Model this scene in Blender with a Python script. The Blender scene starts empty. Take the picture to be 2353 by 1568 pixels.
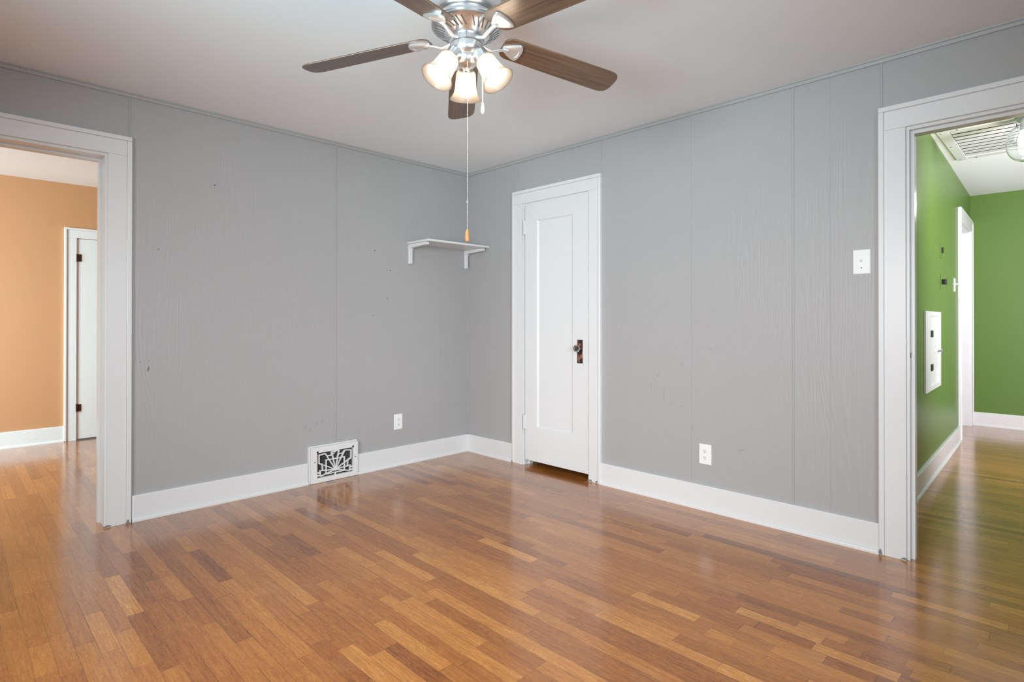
import bpy, bmesh, math, random
from mathutils import Vector, Matrix

random.seed(7)
scn = bpy.context.scene
C = scn.collection

# ------------------------------------------------------------------ camera, world, lights, exposure
RES_W, RES_H = 2353.0, 1568.0
FPX, PY = 1303.21, 731.53
cam_d = bpy.data.cameras.new('camera')
cam = bpy.data.objects.new('camera', cam_d)
C.objects.link(cam)
cam_d.sensor_fit = 'HORIZONTAL'
cam_d.sensor_width = 36.0
cam_d.lens = 36.0 * FPX / RES_W
cam_d.shift_x = 0.0
cam_d.shift_y = -(RES_H / 2 - PY) / RES_W
cam_d.clip_start = 0.05
CAMLOC = Vector((-3.25471, -3.81204, 1.14408))
yaw, pitch, roll = 0.786778, 0.0039250, 0.000445
fwd = Vector((math.cos(yaw) * math.cos(pitch), math.sin(yaw) * math.cos(pitch), math.sin(pitch)))
rgt = Vector((math.sin(yaw), -math.cos(yaw), 0.0))
up = rgt.cross(fwd)
r2 = rgt * math.cos(roll) + up * math.sin(roll)
u2 = -rgt * math.sin(roll) + up * math.cos(roll)
M = Matrix((r2, u2, -fwd)).transposed().to_4x4()
M.translation = CAMLOC
cam.matrix_world = M
scn.camera = cam

scn.view_settings.view_transform = 'Standard'
scn.view_settings.look = 'None'
scn.view_settings.gamma = 1.0
scn.view_settings.use_curve_mapping = False
scn.view_settings.exposure = 0.0
scn.cycles.use_denoising = True
scn.cycles.max_bounces = 10
scn.cycles.diffuse_bounces = 6
scn.cycles.sample_clamp_indirect = 6.0

world = bpy.data.worlds.new('sky')
scn.world = world
world.use_nodes = True
bg = world.node_tree.nodes['Background']
bg.inputs[0].default_value = (0.60, 0.80, 1.0, 1)
bg.inputs[1].default_value = 0.2


def area_light(name, loc, aim, sx, sy, power, col, spread=180):
    d = bpy.data.lights.new(name, 'AREA')
    d.shape = 'RECTANGLE'
    d.size, d.size_y = sx, sy
    d.energy = power
    d.color = col
    d.spread = math.radians(spread)
    o = bpy.data.objects.new(name, d)
    C.objects.link(o)
    o.location = loc
    o.rotation_euler = (Vector(aim) - Vector(loc)).to_track_quat('-Z', 'Y').to_euler()
    return o


# daylight entering at the windows behind and beside the camera, and in the two neighbouring rooms, plus an added ceiling fill
area_light('window_daylight', (-4.72, -2.9, 1.45), (-.1, -1.1, .25), 1.7, 1.3, 52, (0.96, 0.965, 0.985), 100)
area_light('window_ground_bounce', (-4.72, -2.9, 1.40), (-2.7, -2.3, 2.60), 1.7, 1.3, 21, (0.46, 0.86, 1.0), 74)  # added fill light aimed upward to brighten and cool the ceiling
area_light('rear_window_daylight', (-2.6, -5.12, 1.45), (-.4, -.3, .3), 1.7, 1.3, 30, (0.80, 0.92, 1.0), 85)
area_light('left_room_daylight', (-6.14, 1.3, 1.45), (-2.6, 2.95, .95), 1.5, 1.3, 114, (0.75, 0.95, 1.0), 95)
area_light('hall_daylight', (1.1, -5.42, 1.3), (4.3, -3.5, 1.9), 0.9, 1.5, 110, (0.92, 0.915, 1.0), 120)


# ------------------------------------------------------------------ materials
def new_mat(name):
    m = bpy.data.materials.new(name)
    m.use_nodes = True
    nt = m.node_tree
    b = nt.nodes['Principled BSDF']
    return m, nt, b


def N(nt, t, **kw):
    n = nt.nodes.new(t)
    for k, v in kw.items():
        setattr(n, k, v)
    return n


def simple(name, col, rough=0.5, metal=0.0, spec=0.5, bump=None, var=None):
    m, nt, b = new_mat(name)
    b.inputs['Base Color'].default_value = (*col, 1)
    b.inputs['Roughness'].default_value = rough
    b.inputs['Metallic'].default_value = metal
    b.inputs['Specular IOR Level'].default_value = spec
    tc = N(nt, 'ShaderNodeTexCoord')
    if bump:
        scale, strength, dist = bump
        mp = N(nt, 'ShaderNodeMapping')
        mp.inputs['Scale'].default_value = scale
        nt.links.new(tc.outputs['Object'], mp.inputs['Vector'])
        nz = N(nt, 'ShaderNodeTexNoise')
        nz.inputs['Scale'].default_value = 1.0
        nz.inputs['Detail'].default_value = 4
        nz.inputs['Distortion'].default_value = 0.6
        nt.links.new(mp.outputs['Vector'], nz.inputs['Vector'])
        bp = N(nt, 'ShaderNodeBump')
        bp.inputs['Strength'].default_value = strength
        bp.inputs['Distance'].default_value = dist
        nt.links.new(nz.outputs['Fac'], bp.inputs['Height'])
        nt.links.new(bp.outputs['Normal'], b.inputs['Normal'])
    if var:
        sc, lo, hi = var
        nz = N(nt, 'ShaderNodeTexNoise')
        nz.inputs['Scale'].default_value = sc
        nz.inputs['Detail'].default_value = 3
        nt.links.new(tc.outputs['Object'], nz.inputs['Vector'])
        mr = N(nt, 'ShaderNodeMapRange')
        mr.inputs['From Min'].default_value = 0.3
        mr.inputs['From Max'].default_value = 0.7
        mr.inputs['To Min'].default_value = lo
        mr.inputs['To Max'].default_value = hi
        nt.links.new(nz.outputs['Fac'], mr.inputs['Value'])
        mx = N(nt, 'ShaderNodeMix', data_type='RGBA', blend_type='MULTIPLY')
        mx.inputs['Factor'].default_value = 1.0
        mx.inputs['A'].default_value = (*col, 1)
        nt.links.new(mr.outputs['Result'], mx.inputs['B'])
        nt.links.new(mx.outputs['Result'], b.inputs['Base Color'])
    return m


def wall_paint():
    # grey paint over wood-grain panelling: long vertical grain pressed into the sheet
    m, nt, b = new_mat('grey_panel_paint')
    b.inputs['Base Color'].default_value = (0.390, 0.383, 0.380, 1)
    b.inputs['Roughness'].default_value = 0.42
    tc = N(nt, 'ShaderNodeTexCoord')
    mp = N(nt, 'ShaderNodeMapping')
    mp.inputs['Scale'].default_value = (5.0, 5.0, 0.55)
    nt.links.new(tc.outputs['Object'], mp.inputs['Vector'])
    nz = N(nt, 'ShaderNodeTexNoise')
    nz.inputs['Scale'].default_value = 1.0
    nz.inputs['Detail'].default_value = 2
    nz.inputs['Distortion'].default_value = 0.4
    nt.links.new(mp.outputs['Vector'], nz.inputs['Vector'])
    # rings: sine of stretched noise gives cathedral figures
    ml = N(nt, 'ShaderNodeMath', operation='MULTIPLY')
    ml.inputs[1].default_value = 95.0
    nt.links.new(nz.outputs['Fac'], ml.inputs[0])
    sn = N(nt, 'ShaderNodeMath', operation='SINE')
    nt.links.new(ml.outputs[0], sn.inputs[0])
    mp2 = N(nt, 'ShaderNodeMapping')
    mp2.inputs['Scale'].default_value = (160, 160, 5)
    nt.links.new(tc.outputs['Object'], mp2.inputs['Vector'])
    nz2 = N(nt, 'ShaderNodeTexNoise')
    nz2.inputs['Scale'].default_value = 1.0
    nz2.inputs['Detail'].default_value = 3
    nt.links.new(mp2.outputs['Vector'], nz2.inputs['Vector'])
    nz3 = N(nt, 'ShaderNodeTexNoise')
    nz3.inputs['Scale'].default_value = 2.2
    nt.links.new(tc.outputs['Object'], nz3.inputs['Vector'])
    mk = N(nt, 'ShaderNodeMapRange')
    mk.inputs['From Min'].default_value = 0.44
    mk.inputs['From Max'].default_value = 0.66
    nt.links.new(nz3.outputs['Fac'], mk.inputs['Value'])
    m2 = N(nt, 'ShaderNodeMath', operation='MULTIPLY')
    nt.links.new(sn.outputs[0], m2.inputs[0])
    nt.links.new(mk.outputs['Result'], m2.inputs[1])
    ad = N(nt, 'ShaderNodeMath', operation='MULTIPLY_ADD')
    nt.links.new(m2.outputs[0], ad.inputs[0])
    ad.inputs[1].default_value = 0.28
    nt.links.new(nz2.outputs['Fac'], ad.inputs[2])
    bp = N(nt, 'ShaderNodeBump')
    bp.inputs['Strength'].default_value = 0.5
    bp.inputs['Distance'].default_value = 0.0015
    cm = N(nt, 'ShaderNodeMapRange')
    cm.inputs['From Min'].default_value = 0.15
    cm.inputs['From Max'].default_value = 0.85
    nt.links.new(ad.outputs[0], cm.inputs['Value'])
    cmx = N(nt, 'ShaderNodeMix', data_type='RGBA')
    cmx.inputs['A'].default_value = (0.385, 0.378, 0.374, 1)
    cmx.inputs['B'].default_value = (0.392, 0.385, 0.381, 1)
    nt.links.new(cm.outputs['Result'], cmx.inputs['Factor'])
    nt.links.new(cmx.outputs['Result'], b.inputs['Base Color'])
    nt.links.new(ad.outputs[0], bp.inputs['Height'])
    nt.links.new(bp.outputs['Normal'], b.inputs['Normal'])
    return m


def floor_mat():
    m, nt, b = new_mat('oak_strip_floor')
    L = nt.links
    uv1 = N(nt, 'ShaderNodeUVMap', uv_map='board')
    uv2 = N(nt, 'ShaderNodeUVMap', uv_map='ends')
    at = N(nt, 'ShaderNodeVertexColor', layer_name='tone')
    s1 = N(nt, 'ShaderNodeSeparateXYZ')
    L.new(uv1.outputs[0], s1.inputs[0])
    s2 = N(nt, 'ShaderNodeSeparateXYZ')
    L.new(uv2.outputs[0], s2.inputs[0])
    sc = N(nt, 'ShaderNodeSeparateColor')
    L.new(at.outputs['Color'], sc.inputs[0])
    ramp = N(nt, 'ShaderNodeValToRGB')
    cr = ramp.color_ramp
    cr.elements[0].position = 0.0
    cr.elements[0].color = (0.170, 0.049, 0.010, 1)
    cr.elements[1].position = 1.0
    cr.elements[1].color = (0.68, 0.320, 0.082, 1)
    for p_, c_ in ((0.25, (0.300, 0.098, 0.020, 1)), (0.5, (0.400, 0.143, 0.029, 1)), (0.75, (0.505, 0.203, 0.044, 1))):
        e = cr.elements.new(p_)
        e.color = c_
    # grain along each board (position is offset per board)
    cmb = N(nt, 'ShaderNodeCombineXYZ')
    o1 = N(nt, 'ShaderNodeMath', operation='MULTIPLY_ADD')
    L.new(sc.outputs[1], o1.inputs[0])
    o1.inputs[1].default_value = 37.0
    L.new(s1.outputs[0], o1.inputs[2])
    L.new(o1.outputs[0], cmb.inputs[0])
    o2 = N(nt, 'ShaderNodeMath', operation='MULTIPLY')
    L.new(s1.outputs[1], o2.inputs[0])
    o2.inputs[1].default_value = 0.058
    L.new(o2.outputs[0], cmb.inputs[1])
    L.new(sc.outputs[2], cmb.inputs[2])
    mp = N(nt, 'ShaderNodeMapping')
    mp.inputs['Scale'].default_value = (6, 110, 9)
    L.new(cmb.outputs[0], mp.inputs['Vector'])
    g = N(nt, 'ShaderNodeTexNoise')
    g.inputs['Scale'].default_value = 1.0
    g.inputs['Detail'].default_value = 6
    g.inputs['Roughness'].default_value = 0.6
    g.inputs['Distortion'].default_value = 1.2
    L.new(mp.outputs[0], g.inputs['Vector'])
    tc = N(nt, 'ShaderNodeTexCoord')
    big = N(nt, 'ShaderNodeTexNoise')
    big.inputs['Scale'].default_value = 1.6
    big.inputs['Detail'].default_value = 5
    L.new(tc.outputs['Object'], big.inputs['Vector'])
    mp_f = N(nt, 'ShaderNodeMapping')
    mp_f.inputs['Scale'].default_value = (14, 42, 9)
    L.new(cmb.outputs[0], mp_f.inputs['Vector'])
    fg = N(nt, 'ShaderNodeTexNoise')
    fg.inputs['Scale'].default_value = 1.0
    fg.inputs['Detail'].default_value = 5
    fg.inputs['Roughness'].default_value = 0.62
    fg.inputs['Distortion'].default_value = 3.5
    L.new(mp_f.outputs[0], fg.inputs['Vector'])
    tf = N(nt, 'ShaderNodeMath', operation='MULTIPLY_ADD')
    L.new(fg.outputs['Fac'], tf.inputs[0])
    tf.inputs[1].default_value = 0.75
    L.new(sc.outputs[0], tf.inputs[2])
    t1 = N(nt, 'ShaderNodeMath', operation='MULTIPLY_ADD')
    L.new(g.outputs['Fac'], t1.inputs[0])
    t1.inputs[1].default_value = 0.95
    L.new(tf.outputs[0], t1.inputs[2])
    t2 = N(nt, 'ShaderNodeMath', operation='MULTIPLY_ADD')
    L.new(big.outputs['Fac'], t2.inputs[0])
    t2.inputs[1].default_value = 0.34
    L.new(t1.outputs[0], t2.inputs[2])
    t3 = N(nt, 'ShaderNodeMath', operation='SUBTRACT')
    L.new(t2.outputs[0], t3.inputs[0])
    t3.inputs[1].default_value = 1.03
    L.new(t3.outputs[0], ramp.inputs[0])
    # seams: dark line at the long edges and at the ends, uneven along the floor
    ds = N(nt, 'ShaderNodeMath', operation='PINGPONG')
    L.new(s1.outputs[1], ds.inputs[0])
    ds.inputs[1].default_value = 0.5
    k1 = N(nt, 'ShaderNodeMapRange')
    k1.inputs['From Min'].default_value = 0.008
    k1.inputs['From Max'].default_value = 0.028
    k1.inputs['To Min'].default_value = 1
    k1.inputs['To Max'].default_value = 0
    L.new(ds.outputs[0], k1.inputs['Value'])
    mn = N(nt, 'ShaderNodeMath', operation='MINIMUM')
    L.new(s2.outputs[0], mn.inputs[0])
    L.new(s2.outputs[1], mn.inputs[1])
    k2 = N(nt, 'ShaderNodeMapRange')
    k2.inputs['From Min'].default_value = 0.0006
    k2.inputs['From Max'].default_value = 0.002
    k2.inputs['To Min'].default_value = 1
    k2.inputs['To Max'].default_value = 0
    L.new(mn.outputs[0], k2.inputs['Value'])
    mxs = N(nt, 'ShaderNodeMath', operation='MAXIMUM')
    L.new(k1.outputs[0], mxs.inputs[0])
    L.new(k2.outputs[0], mxs.inputs[1])
    sn = N(nt, 'ShaderNodeTexNoise')
    sn.inputs['Scale'].default_value = 5.0
    sn.inputs['Detail'].default_value = 3
    L.new(tc.outputs['Object'], sn.inputs['Vector'])
    sk = N(nt, 'ShaderNodeMapRange')
    sk.inputs['From Min'].default_value = 0.38
    sk.inputs['From Max'].default_value = 0.66
    sk.inputs['To Min'].default_value = 0.12
    sk.inputs['To Max'].default_value = 0.85
    L.new(sn.outputs['Fac'], sk.inputs['Value'])
    sm = N(nt, 'ShaderNodeMath', operation='MULTIPLY')
    L.new(mxs.outputs[0], sm.inputs[0])
    L.new(sk.outputs[0], sm.inputs[1])
    mx = N(nt, 'ShaderNodeMix', data_type='RGBA')
    L.new(sm.outputs[0], mx.inputs['Factor'])
    L.new(ramp.outputs['Color'], mx.inputs['A'])
    mx.inputs['B'].default_value = (0.055, 0.024, 0.010, 1)
    # worn, milky patches in the varnish
    wn = N(nt, 'ShaderNodeTexNoise')
    wn.inputs['Scale'].default_value = 2.3
    wn.inputs['Detail'].default_value = 4
    wn.inputs['Roughness'].default_value = 0.55
    L.new(tc.outputs['Object'], wn.inputs['Vector'])
    wk = N(nt, 'ShaderNodeMapRange')
    wk.inputs['From Min'].default_value = 0.60
    wk.inputs['From Max'].default_value = 0.78
    wk.inputs['To Max'].default_value = 0.22
    L.new(wn.outputs['Fac'], wk.inputs['Value'])
    mw = N(nt, 'ShaderNodeMix', data_type='RGBA')
    L.new(wk.outputs[0], mw.inputs['Factor'])
    L.new(mx.outputs['Result'], mw.inputs['A'])
    mw.inputs['B'].default_value = (0.46, 0.29, 0.17, 1)
    L.new(mw.outputs['Result'], b.inputs['Base Color'])
    rr = N(nt, 'ShaderNodeMapRange')
    rr.inputs['To Min'].default_value = 0.22
    rr.inputs['To Max'].default_value = 0.36
    L.new(wn.outputs['Fac'], rr.inputs['Value'])
    L.new(rr.outputs[0], b.inputs['Roughness'])
    b.inputs['Specular IOR Level'].default_value = 0.15
    b.inputs['Coat Weight'].default_value = 1.0
    b.inputs['Coat Roughness'].default_value = 0.16
    b.inputs['Coat IOR'].default_value = 1.48
    hb = N(nt, 'ShaderNodeMath', operation='MULTIPLY_ADD')
    L.new(mxs.outputs[0], hb.inputs[0])
    hb.inputs[1].default_value = -0.6
    h2 = N(nt, 'ShaderNodeMath', operation='MULTIPLY')
    L.new(g.outputs['Fac'], h2.inputs[0])
    h2.inputs[1].default_value = 0.25
    L.new(h2.outputs[0], hb.inputs[2])
    bp = N(nt, 'ShaderNodeBump')
    bp.inputs['Strength'].default_value = 0.05
    bp.inputs['Distance'].default_value = 0.0006
    L.new(hb.outputs[0], bp.inputs['Height'])
    L.new(bp.outputs[0], b.inputs['Normal'])
    return m


def blade_wood():
    m, nt, b = new_mat('walnut_blade')
    L = nt.links
    uv = N(nt, 'ShaderNodeUVMap', uv_map='UVMap')
    mp = N(nt, 'ShaderNodeMapping')
    mp.inputs['Scale'].default_value = (3.0, 75, 1)
    L.new(uv.outputs[0], mp.inputs['Vector'])
    nz = N(nt, 'ShaderNodeTexNoise')
    nz.inputs['Scale'].default_value = 1.0
    nz.inputs['Detail'].default_value = 6
    nz.inputs['Distortion'].default_value = 0.5
    L.new(mp.outputs[0], nz.inputs['Vector'])
    rp = N(nt, 'ShaderNodeValToRGB')
    rp.color_ramp.elements[0].position = 0.3
    rp.color_ramp.elements[0].color = (0.075, 0.041, 0.023, 1)
    rp.color_ramp.elements[1].position = 0.72
    rp.color_ramp.elements[1].color = (0.20, 0.112, 0.062, 1)
    L.new(nz.outputs['Fac'], rp.inputs[0])
    L.new(rp.outputs[0], b.inputs['Base Color'])
    b.inputs['Roughness'].default_value = 0.30
    b.inputs['Coat Weight'].default_value = 0.4
    b.inputs['Coat Roughness'].default_value = 0.3
    return m


def frosted():
    m = bpy.data.materials.new('frosted_glass')
    m.use_nodes = True
    nt = m.node_tree
    nt.nodes.clear()
    out = N(nt, 'ShaderNodeOutputMaterial')
    tr = N(nt, 'ShaderNodeBsdfTranslucent')
    tr.inputs['Color'].default_value = (0.25, 0.212, 0.180, 1)
    df = N(nt, 'ShaderNodeBsdfDiffuse')
    df.inputs['Color'].default_value = (0.26, 0.222, 0.19, 1)
    gl = N(nt, 'ShaderNodeBsdfGlossy')
    gl.inputs['Roughness'].default_value = 0.3
    tp = N(nt, 'ShaderNodeBsdfTransparent')
    tp.inputs['Color'].default_value = (1.0, 0.95, 0.9, 1)
    m1 = N(nt, 'ShaderNodeMixShader')
    m1.inputs[0].default_value = 0.45
    nt.links.new(tr.outputs[0], m1.inputs[1])
    nt.links.new(df.outputs[0], m1.inputs[2])
    m2 = N(nt, 'ShaderNodeMixShader')
    m2.inputs[0].default_value = 0.05
    nt.links.new(m1.outputs[0], m2.inputs[1])
    nt.links.new(gl.outputs[0], m2.inputs[2])
    m3 = N(nt, 'ShaderNodeMixShader')
    m3.inputs[0].default_value = 0.40
    nt.links.new(m2.outputs[0], m3.inputs[1])
    nt.links.new(tp.outputs[0], m3.inputs[2])
    nt.links.new(m3.outputs[0], out.inputs[0])
    return m


def clear_glass():
    m, nt, b = new_mat('clear_glass')
    b.inputs['Base Color'].default_value = (0.97, 0.99, 1.0, 1)
    b.inputs['Roughness'].default_value = 0.02
    b.inputs['Transmission Weight'].default_value = 1.0
    b.inputs['IOR'].default_value = 1.45
    return m


def emitter(name, col, strength):
    m = bpy.data.materials.new(name)
    m.use_nodes = True
    nt = m.node_tree
    nt.nodes.clear()
    out = N(nt, 'ShaderNodeOutputMaterial')
    e = N(nt, 'ShaderNodeEmission')
    e.inputs[0].default_value = (*col, 1)
    e.inputs[1].default_value = strength
    nt.links.new(e.outputs[0], out.inputs[0])
    return m


def rust_plate():
    # old copper-and-black finish of the door plate
    m, nt, b = new_mat('worn_bronze')
    tc = N(nt, 'ShaderNodeTexCoord')
    nz = N(nt, 'ShaderNodeTexNoise')
    nz.inputs['Scale'].default_value = 22
    nz.inputs['Detail'].default_value = 2
    nt.links.new(tc.outputs['Object'], nz.inputs['Vector'])
    rp = N(nt, 'ShaderNodeValToRGB')
    rp.color_ramp.interpolation = 'LINEAR'
    rp.color_ramp.elements[0].position = 0.50
    rp.color_ramp.elements[0].color = (0.045, 0.024, 0.024, 1)
    rp.color_ramp.elements[1].position = 0.58
    rp.color_ramp.elements[1].color = (0.36, 0.16, 0.10, 1)
    nt.links.new(nz.outputs['Fac'], rp.inputs[0])
    nt.links.new(rp.outputs[0], b.inputs['Base Color'])
    b.inputs['Roughness'].default_value = 0.4
    b.inputs['Metallic'].default_value = 0.5
    return m


MAT = {
    'wall': wall_paint(),
    'trim': simple('white_gloss_trim', (0.72, 0.72, 0.715), 0.30, bump=((9, 9, 9), 0.05, 0.002)),
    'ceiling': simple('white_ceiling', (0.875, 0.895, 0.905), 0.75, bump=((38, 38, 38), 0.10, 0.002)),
    'floor': floor_mat(),
    'green': simple('green_paint', (0.102, 0.185, 0.033), 0.38, bump=((60, 60, 60), 0.05, 0.001)),
    'orange': simple('orange_paint', (0.53, 0.270, 0.130), 0.40, bump=((60, 60, 60), 0.05, 0.001)),
    'nickel': simple('brushed_nickel', (0.72, 0.72, 0.73), 0.28, metal=0.92, bump=((8, 8, 400), 0.03, 0.0005)),
    'satin': simple('satin_nickel_iron', (0.76, 0.77, 0.78), 0.40, metal=0.75),
    'slot': simple('dark_vent_slot', (0.16, 0.16, 0.165), 0.5, metal=0.6),
    'blade': blade_wood(),
    'shade': frosted(),
    'bulb': emitter('lit_bulb', (1.0, 0.90, 0.76), 65.0),
    'hallbulb': emitter('lit_hall_bulb', (1.0, 0.98, 0.95), 5.0),
    'glass': clear_glass(),
    'plastic': simple('white_plastic', (0.84, 0.84, 0.83), 0.28),
    'dark': simple('dark_hole', (0.012, 0.012, 0.012), 0.6),
    'register': simple('painted_iron_register', (0.74, 0.74, 0.73), 0.38, bump=((120, 120, 120), 0.25, 0.002)),
    'damper': simple('charcoal_damper', (0.035, 0.036, 0.038), 0.35),
    'bronze': rust_plate(),
    'hinge': simple('bronze_hinge', (0.075, 0.035, 0.028), 0.4, metal=0.4),
    'black': simple('black_metal', (0.010, 0.012, 0.013), 0.4),
    'fob': simple('honey_wood_fob', (0.52, 0.22, 0.07), 0.35, var=(60, 0.7, 1.2)),
    'chain': simple('nickel_chain', (0.86, 0.85, 0.83), 0.25, metal=0.9),
    'cord': simple('white_cord', (0.85, 0.83, 0.78), 0.5),
    'ivory': simple('ivory_fob', (0.82, 0.70, 0.48), 0.3),
    'chip': simple('chipped_paint', (0.20, 0.22, 0.22), 0.7),
    'scuff': simple('scuffed_paint', (0.16, 0.155, 0.155), 0.6),
    'faint': simple('faint_scuff', (0.315, 0.31, 0.308), 0.5),
    'groove': simple('panel_groove', (0.335, 0.33, 0.327), 0.5),
    'steel': simple('grey_steel', (0.42, 0.42, 0.42), 0.35, metal=0.8),
}


# ------------------------------------------------------------------ mesh building
def ident(a, b, c):
    return (a, b, c)


def LW(u, n, z):      # on the left wall: u along +x, n out into the room
    return (u, -n, z)


def RW(u, n, z):      # on the right wall: u = distance from the corner, n out into the room
    return (-n, -u, z)


class MB:
    def __init__(self, f=ident):
        self.bm = bmesh.new()
        self.f = f

    def box(self, a, b, f=None):
        f = f or self.f
        x0, y0, z0 = a
        x1, y1, z1 = b
        v = [self.bm.verts.new(f(x, y, z)) for x in (x0, x1) for y in (y0, y1) for z in (z0, z1)]
        for q in ((0, 1, 3, 2), (4, 6, 7, 5), (0, 4, 5, 1), (2, 3, 7, 6), (0, 2, 6, 4), (1, 5, 7, 3)):
            self.bm.faces.new([v[i] for i in q])
        return self

    def prism(self, pts, n0, n1, f=None):
        """closed outline pts (u,z) extruded along n"""
        f = f or self.f
        a = [self.bm.verts.new(f(u, n0, z)) for u, z in pts]
        b = [self.bm.verts.new(f(u, n1, z)) for u, z in pts]
        k = len(pts)
        self.bm.faces.new(a)
        self.bm.faces.new(b[::-1])
        for i in range(k):
            j = (i + 1) % k
            self.bm.faces.new((a[i], b[i], b[j], a[j]))
        return self

    def sweep(self, prof, u0, u1, f=None):
        """closed profile prof (n,z) swept along u"""
        f = f or self.f
        a = [self.bm.verts.new(f(u0, n, z)) for n, z in prof]
        b = [self.bm.verts.new(f(u1, n, z)) for n, z in prof]
        k = len(prof)
        self.bm.faces.new(a)
        self.bm.faces.new(b[::-1])
        for i in range(k):
            j = (i + 1) % k
            self.bm.faces.new((a[i], b[i], b[j], a[j]))
        return self

    def lathe(self, prof, origin=(0, 0, 0), axis=(0, 0, 1), seg=40, closed=False):
        """profile (r, h) turned about axis through origin"""
        ax = Vector(axis).normalized()
        q = Vector((0, 0, 1)).rotation_difference(ax)
        o = Vector(origin)
        rings = []
        for r, h in prof:
            if r < 1e-6:
                rings.append([self.bm.verts.new(o + q @ Vector((0, 0, h)))])
            else:
                rings.append([self.bm.verts.new(o + q @ Vector((r * math.cos(2 * math.pi * i / seg), r * math.sin(2 * math.pi * i / seg), h))) for i in range(seg)])
        pairs = list(zip(rings[:-1], rings[1:]))
        if closed:
            pairs.append((rings[-1], rings[0]))
        for A, B in pairs:
            for i in range(seg):
                j = (i + 1) % seg
                if len(A) == 1 and len(B) == 1:
                    continue
                if len(A) == 1:
                    self.bm.faces.new((A[0], B[i], B[j]))
                elif len(B) == 1:
                    self.bm.faces.new((A[i], A[j], B[0]))
                else:
                    self.bm.faces.new((A[i], A[j], B[j], B[i]))
        return self

    def tube(self, pts, rad, seg=10, flat=1.0):
        """tube through points; rad a number or a list; flat squashes it in z"""
        P = [Vector(p) for p in pts]
        if not isinstance(rad, (list, tuple)):
            rad = [rad] * len(P)
        rings = []
        for i, p in enumerate(P):
            t = (P[min(i + 1, len(P) - 1)] - P[max(i - 1, 0)]).normalized()
            s = t.cross(Vector((0, 0, 1)))
            if s.length < 1e-4:
                s = Vector((1, 0, 0))
            s.normalize()
            w = s.cross(t).normalized()
            rings.append([self.bm.verts.new(p + rad[i] * (s * math.cos(2 * math.pi * k / seg) + flat * w * math.sin(2 * math.pi * k / seg))) for k in range(seg)])
        for A, B in zip(rings[:-1], rings[1:]):
            for i in range(seg):
                j = (i + 1) % seg
                self.bm.faces.new((A[i], A[j], B[j], B[i]))
        self.bm.faces.new(rings[0][::-1])
        self.bm.faces.new(rings[-1])
        return self

    def ball(self, c, r, sub=1, sz=1.0):
        mtx = Matrix.Translation(Vector(c)) @ Matrix.Diagonal((r, r, r * sz, 1))
        bmesh.ops.create_icosphere(self.bm, subdivisions=sub, radius=1.0, matrix=mtx)
        return self

    def build(self, name, mat, parent=None, smooth=False, bevel=0.0, seg=2):
        bmesh.ops.recalc_face_normals(self.bm, faces=self.bm.faces[:])
        off = Vector((0, 0, 0))
        p = parent
        while p is not None:
            off += p.location
            p = p.parent
        if off.length > 0:
            bmesh.ops.translate(self.bm, verts=self.bm.verts[:], vec=-off)
        me = bpy.data.meshes.new(name)
        self.bm.to_mesh(me)
        self.bm.free()
        o = bpy.data.objects.new(name, me)
        C.objects.link(o)
        me.materials.append(MAT[mat] if isinstance(mat, str) else mat)
        if parent:
            o.parent = parent
        if smooth:
            for p_ in me.polygons:
                p_.use_smooth = True
            if smooth is not True:
                try:
                    me.set_sharp_from_angle(angle=math.radians(smooth))
                except Exception:
                    pass
        if bevel:
            md = o.modifiers.new('bevel', 'BEVEL')
            md.width = bevel
            md.segments = seg
            md.limit_method = 'ANGLE'
            md.angle_limit = math.radians(40)
        return o


def thing(name, label, cat, loc, group=None):
    o = bpy.data.objects.new(name, None)
    C.objects.link(o)
    o.location = loc
    o.empty_display_size = 0.05
    o['label'] = label
    o['category'] = cat
    if group:
        o['group'] = group
    return o


def struct(o, label=None):
    o['kind'] = 'structure'
    if label:
        o['label'] = label
    return o


# ------------------------------------------------------------------ room shell
CZ = 2.437          # ceiling of this room
HZ = 2.515          # ceiling of the hall
XL, YB = -4.6, -5.0  # unseen left and rear walls
WT = 0.14
OP_L0, OP_L1 = -4.15, -2.628     # cased opening in the left wall
OP_R0, OP_R1 = 3.232, 4.06      # doorway in the right wall
CD0, CD1 = 0.690, 1.336         # closet doorway
OPZ = 2.070


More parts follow.
